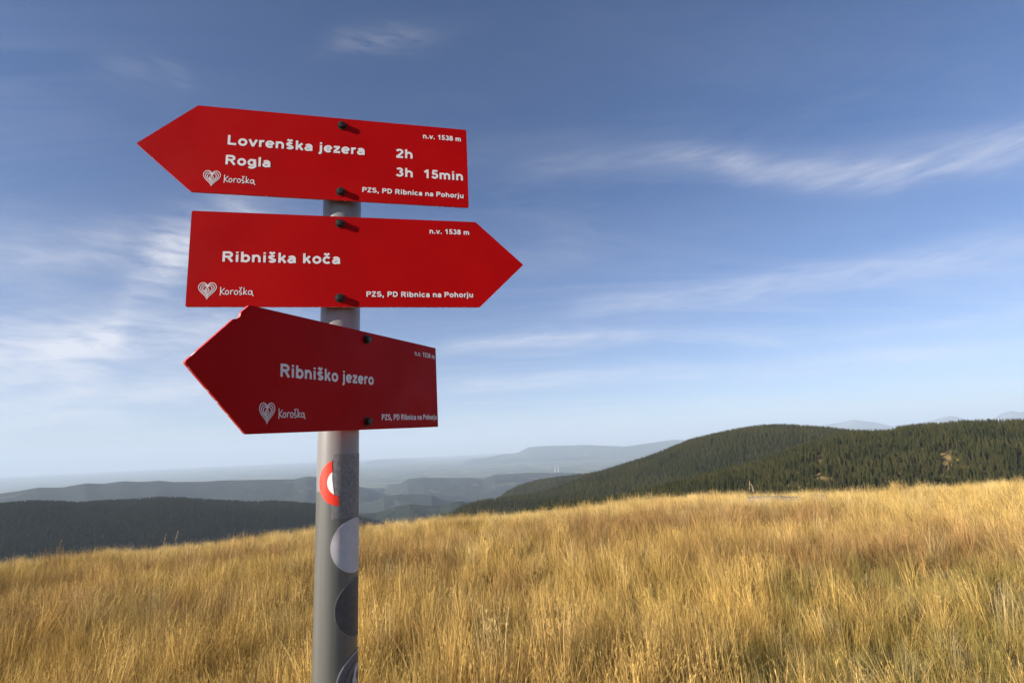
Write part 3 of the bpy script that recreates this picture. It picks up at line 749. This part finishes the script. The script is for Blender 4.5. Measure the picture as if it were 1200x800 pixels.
CLEAR = [(1110, 533, 8, 4), (1198, 534, 5, 4), (961, 535, 5, 2)]
_crA = np.array([p[0] for p in _ca]); _crE = np.array([p[1] for p in _ca])
def hill_points(H, a0, a1, r0f, density, hmin, hmax, clearings=False):
    out = []
    Dm = float(H.D.max()); rmin = max(50, (float(H.D.min()) - H.front) * 1.0 + r0f)
    n = int(density * (a1 - a0) * ((Dm + 120) ** 2 - rmin ** 2) / 2)
    aa = rng.uniform(a0, a1, n); rr = np.sqrt(rng.uniform(rmin ** 2, (Dm + 120) ** 2, n))
    for a, r in zip(aa, rr):
        D = float(np.interp(a, H.A, H.D))
        if r > D + 60 or r < D - H.front + r0f: continue
        z = H.z(a, r)
        h = (hmin + (hmax - hmin) * random.random() ** 1.3)
        # hidden below the brow of the meadow: leave out
        if (z + h - CAMZ) / r < np.interp(a, _crA, _crE) - 0.012: continue
        p = (r * math.sin(a), r * math.cos(a), z - .3)
        if clearings:
            px, py = to_pix(p)
            if any(((px - c[0]) / c[2]) ** 2 + ((py - c[1] - 4) / (c[3] + 5)) ** 2 < 1 for c in CLEAR): continue
        if noise.noise(Vector((p[0] / 45, p[1] / 45, 9))) > .62: continue
        out.append((p, h, r))
    return out
def spruce_tint(n, P, k):
    t = np.zeros((n, 3))
    for i in range(n):
        q = noise.noise(Vector((P[i][0] / (60 * k), P[i][1] / (60 * k), 1))) * .5 + .5 + random.uniform(-.28, .28)
        q = min(max(q, 0), 1)
        t[i] = (.027 + .050 * q, .034 + .038 * q, .013 + .012 * q)
        if random.random() < .03: t[i] = (.085, .062, .022)
    return t
a_r = 1.1
ptsC = hill_points(hillC, pix_azel(600, 600)[0], a_r, 0, 1 / 16., 7.5, 14, True)
ptsC.sort(key=lambda q: q[2])
# the 300 that show largest stand as trees of their own
near, rest = [], []
for q in ptsC:
    px, py = to_pix(q[0])
    if len(near) < 300 and 0 < px < 1200 and (q[0][2] + q[1] - CAMZ) / q[2] > np.interp(math.atan2(q[0][0], q[0][1]), _crA, _crE) + .004: near.append(q)
    else: rest.append(q)
for i, (p, h, r) in enumerate(near):
    o = proto[i] if i < len(proto) else link(proto[i % len(proto)].copy())
    w = h * random.uniform(.85, 1.25)
    o.location = p; o.scale = (w, w, h); o.rotation_euler = (random.uniform(-.03, .03), random.uniform(-.03, .03), random.uniform(0, 6.28))
    tag(o, 'dark green spruce in the nearest rows of the forest beyond the meadow brow', 'tree', 'spruces in the nearest forest rows')
def forest(name, pts, src, lab, k, wide=(.85, 1.25), tone=1.0):
    P = [q[0] for q in pts]; n = len(P)
    rot = np.stack([rng.uniform(-.04, .04, n), rng.uniform(-.04, .04, n), rng.uniform(0, 6.28, n)], 1)
    h = np.array([q[1] for q in pts]); w = h * rng.uniform(*wide, n)
    o = scatter(name, P, rot, np.stack([w, w, h], 1), rng.integers(0, len(src), n), spruce_tint(n, P, k) * tone, src)
    tag(o, lab, 'forest', kind='stuff'); print(name, n)
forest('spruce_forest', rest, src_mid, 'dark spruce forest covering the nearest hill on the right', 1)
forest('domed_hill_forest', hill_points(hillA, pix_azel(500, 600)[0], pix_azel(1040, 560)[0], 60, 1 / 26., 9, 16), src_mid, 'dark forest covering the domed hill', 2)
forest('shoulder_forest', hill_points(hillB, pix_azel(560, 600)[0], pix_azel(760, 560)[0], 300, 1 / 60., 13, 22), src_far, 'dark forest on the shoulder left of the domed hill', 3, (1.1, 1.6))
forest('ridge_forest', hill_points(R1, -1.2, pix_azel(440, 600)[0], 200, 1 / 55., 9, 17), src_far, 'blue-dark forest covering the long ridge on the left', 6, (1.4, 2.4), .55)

# ------------------------------------------------------------------ grass
m_grass = mat_leaf('dry_grass', True, 0.18, var=(0.30, 1.55))
def tuft(seed, blades, spread, hmin, hmax, bend, w, heads):
    r_ = random.Random(seed); V, Fc, A = [], [], []
    lean_a = r_.random() * 6.28
    for b in range(blades):
        a = r_.random() * 6.28; q = spread * math.sqrt(r_.random()); x, y = q * math.cos(a), q * math.sin(a)
        h = r_.uniform(hmin, hmax); da = a + r_.gauss(0, .9) if r_.random() < .6 else lean_a + r_.gauss(0, .5)
        bd = bend * r_.random() ** 1.4 * h; ww = w * r_.uniform(.6, 1.3); fa = r_.random() * 3.14; s = r_.random()
        fx, fy = math.cos(fa) * ww / 2, math.sin(fa) * ww / 2
        seg = 4; o = len(V)
        for k in range(seg + 1):
            t = k / seg; cx = x + math.cos(da) * bd * t * t; cy = y + math.sin(da) * bd * t * t; cz = h * (t - .22 * (bd / h) * t * t) - .02
            tw = (1 - t) ** .55 if k < seg else .12
            V += [(cx - fx * tw, cy - fy * tw, cz), (cx + fx * tw, cy + fy * tw, cz)]; A += [s * .85 + .15 * t] * 2
        for k in range(seg): Fc.append((o + 2 * k, o + 2 * k + 1, o + 2 * k + 3, o + 2 * k + 2))
        if r_.random() < heads:         # loose seed head: short fine twigs round the upper quarter
            for g in range(7):
                t = .72 + .28 * r_.random(); cx = x + math.cos(da) * bd * t * t; cy = y + math.sin(da) * bd * t * t; cz = h * (t - .22 * (bd / h) * t * t) - .02
                ga = r_.random() * 6.28; gl = r_.uniform(.006, .016); gz = r_.uniform(.01, .03); o = len(V)
                V += [(cx, cy, cz), (cx + gl * math.cos(ga) + .0006, cy + gl * math.sin(ga), cz + gz), (cx + gl * .6 * math.cos(ga) - .0012, cy + gl * .6 * math.sin(ga), cz + gz * .5 + .003)]
                A += [.9, 1, 1]; Fc.append((o, o + 1, o + 2))
    return mesh_obj('tuft_source', V, Fc, m_grass, None, attr=A, linkit=False)
tufts = [tuft(1, 46, .10, .28, .52,   .35, .0042, .35), tuft(2, 46, .12, .22, .50, .6, .0040, .25), tuft(3, 38, .08, .36, .60, .28, .0042, .5),
         tuft(4, 50, .14, .14, .34, .9, .0036, .0), tuft(5, 40, .11, .30, .56, .75, .0040, .4), tuft(6, 40, .15, .12, .30, 1.1, .0042, .1)]
PATCH = []      # (x, y, half-width across, half-length along the view, kind), placed by where the photograph shows them on the meadow
for px, py, rx, ry, kind in [(500, 632, 4.0, 1.0, 'rust'), (620, 621, 4.5, 1.0, 'rust'), (150, 668, 3.2, 1.3, 'rust'), (800, 600, 2.2, 3.0, 'rust'), (455, 660, .9, 1.2, 'rust'),
                             (1130, 628, 1.6, 1.2, 'rust'), (930, 603, 1.2, 1.4, 'rust'), (1000, 640, 1.0, .7, 'rust'), (590, 680, .35, .6, 'rust'), (230, 700, .5, .6, 'rust'), (690, 640, .8, .7, 'rust'),
                             (840, 640, .7, .9, 'rust'), (30, 720, .5, .5, 'rust'),
                             (1160, 660, .9, .55, 'green'), (1040, 690, .8, .5, 'green'), (1000, 745, .55, .5, 'green'), (1100, 760, .7, .45, 'green'), (1190, 740, .5, .5, 'green'), (920, 790, .3, .3, 'green'),
                             (880, 760, .22, .3, 'green'), (590, 740, .25, .3, 'green'), (760, 690, .3, .4, 'green'), (1060, 640, .7, .4, 'green'), (960, 660, .6, .4, 'green'), (700, 770, .2, .25, 'green'), (470, 770, .2, .2, 'green')]:
    x, y = pix_ground(px, py); PATCH.append((x, y, rx, ry, kind))
gold, pale, rust, green = np.array((.54, .36, .112)), np.array((.66, .49, .21)), np.array((.33, .19, .080)), np.array((.185, .165, .050))
P, ROT, SC, VAR, TI = [], [], [], [], []
def grow(a0, a1, r0, r1, dens):
    n = int(dens * (a1 - a0) * (r1 * r1 - r0 * r0) / 2)
    aa = rng.uniform(a0, a1, n); rr = np.sqrt(rng.uniform(r0 * r0, r1 * r1, n))
    X_, Y_ = rr * np.sin(aa), rr * np.cos(aa); Zg = ground(X_, Y_)
    for x, y, z, r, a in zip(X_, Y_, Zg, rr, aa):
        if math.hypot(x - base.x, y - base.y) < .05: continue
        if any(abs((x - q[0]) * math.cos(q[3]) - (y - q[1]) * math.sin(q[3])) < q[2] - .1 and -1.6 < (x - q[0]) * math.sin(q[3]) + (y - q[1]) * math.cos(q[3]) < .5 for q in rocks): 
            if random.random() < .8: continue
        n1 = noise.fractal(Vector((x * .55, y * .35, 0)), 1, 2, 3); n2 = noise.fractal(Vector((x * 1.7, y * 1.5, 5)), 1, 2, 3); n3 = noise.noise(Vector((x * .22, y * .22, 8)))
        ru = max(0, n1 * .7 + n2 * .35 - .16); gr = max(0, n2 * .75 - .30 - .3 * n3); pl = min(1, max(0, .25 + .5 * n3 - .6 * n2 + (r - 14) * .035))
        if r > 9: gr *= .4
        for qx, qy, rx, ry, kd in PATCH:
            d = math.hypot(qx, qy); ux, uy = qx / d, qy / d; dx, dy = x - qx, y - qy
            e = ((dx * uy - dy * ux) / rx) ** 2 + ((dx * ux + dy * uy) / ry) ** 2
            if e < 2.2:
                k = min(1, (2.2 - e) * 1.1) * (.75 + .5 * n2)
                if kd == 'rust': ru += .6 * k
                else: gr += .6 * k
        ru = min(ru, .9); gr = min(gr, .95)
        c = gold * (1 - pl) + pale * pl
        c = c * (1 - ru) + rust * ru; v = random.random()
        if gr > .15 and v < gr: c = c * .25 + green * .75; var = random.choice((3, 5, 5, 3, 1)); hs = .75
        else:
            var = random.choice((0, 0, 1, 2, 2, 4, 4)) if random.random() > .12 else 3; hs = 1.0
        c = c * random.uniform(.60, 1.25)
        if random.random() < .05: c = c * .5 + np.array((.66, .54, .30)) * .5
        s = (.92 + .30 * n1 + .22 * n2) * random.uniform(.72, 1.22) * hs * (1 - .30 * gr)
        s = max(.4, min(1.4, s))
        wind = .16 + .10 * n3
        # stems lean downwind, with tufts thrown about individually
        P.append((x, y, z)); VAR.append(var); TI.append(c)
        ROT.append((random.gauss(.02, .10), random.gauss(-.10 if x > .5 else .02, .13) + .12 * n1, random.uniform(0, 6.28)))
        g = random.uniform(.85, 1.2) * (1.0 if r < 9 else 1.25)
        SC.append((s * g, s * g, s))
grow(-1.05, 1.05, .5, 5.5, 115)
grow(-1.02, 1.02, 5.5, 12, 64)
grow(-1.0, 1.0, 12, 33, 27)
grow(1.05, 2 * math.pi - 1.05, .5, 4.5, 45)
# euler XYZ applies the spin first, the lean after, so the lean keeps its compass direction
o = scatter('dry_grass', P, np.array(ROT), np.array(SC), np.array(VAR), np.array(TI), tufts)
tag(o, 'tall dry golden grass covering the hilltop meadow', 'grass', kind='stuff'); print('grass', len(P))

# single stalks standing above the brow
m_stalk = mat_plain('pale_stalk', (.42, .34, .22), 0.8, var=.2, scale=20)
def stalk(px, r, h, lab, seed, lean):
    r_ = random.Random(seed); a, _ = pix_azel(px, 640); x, y = r * math.sin(a), r * math.cos(a)
    V, Fc, A = [], [], []
    def tube(p, q, r0, r1):
        o = len(V)
        for c, rr in ((p, r0), (q, r1)):
            for j in range(4): V.append((c[0] + rr * math.cos(j * 1.571), c[1] + rr * math.sin(j * 1.571), c[2])); A.append(.6)
        for j in range(4): Fc.append((o + j, o + (j + 1) % 4, o + 4 + (j + 1) % 4, o + 4 + j))
    def at(t): return (lean * h * t * t, 0, h * t)
    for k in range(8): tube(at(k / 8), at((k + 1) / 8), .004 - .0003 * k, .004 - .0003 * (k + 1))
    for k in range(26):
        t = .68 + .32 * r_.random(); p = at(t); ga = r_.random() * 6.28; l = r_.uniform(.03, .07) * (1.25 - t) * 2.2
        tube(p, (p[0] + l * .5 * math.cos(ga), p[1] + l * .5 * math.sin(ga), p[2] + l), .0035, .006)
    o = mesh_obj('seed_stalk', V, Fc, m_stalk, attr=A); o.location = (x, y, float(ground(x, y)) - .02)
    tag(o, lab, 'stalk', 'tall stalks on the meadow brow')
stalk(66, 17, .98, 'lone pale seed stalk above the grass at far left', 1, .12)
stalk(190, 20, .92, 'left of two pale seed stalks above the brow', 2, .10)
stalk(203, 20, .98, 'right of two pale seed stalks above the brow', 3, .12)
stalk(886, 19.5, .90, 'tall dry weed stalk beside the long flat rock', 4, .08)
stalk(893, 19.5, .82, 'shorter dry weed stalk over the long flat rock', 5, -.10)

# ------------------------------------------------------------------ haze over the whole landscape
m, t = material('haze')
vol = nd(t, 'ShaderNodeVolumePrincipled', ins={'Color': (0.71, 0.84, 1.0, 1), 'Density': 3.9e-5, 'Anisotropy': 0.0})
ou = t.nodes.new('ShaderNodeOutputMaterial'); t.links.new(vol.outputs[0], ou.inputs['Volume'])
B, zl, zh = 60000.0, VALLEY - 45, 1250.0
V = [(-B, -B, zl), (B, -B, zl), (B, B, zl), (-B, B, zl), (-B, -B, zh), (B, -B, zh), (B, B, zh), (-B, B, zh)]
hz = mesh_obj('haze', V, [(3, 2, 1, 0), (4, 5, 6, 7), (0, 1, 5, 4), (1, 2, 6, 5), (2, 3, 7, 6), (3, 0, 4, 7)], m)
tag(hz, 'pale blue haze filling the valleys to the horizon', 'haze', kind='stuff')
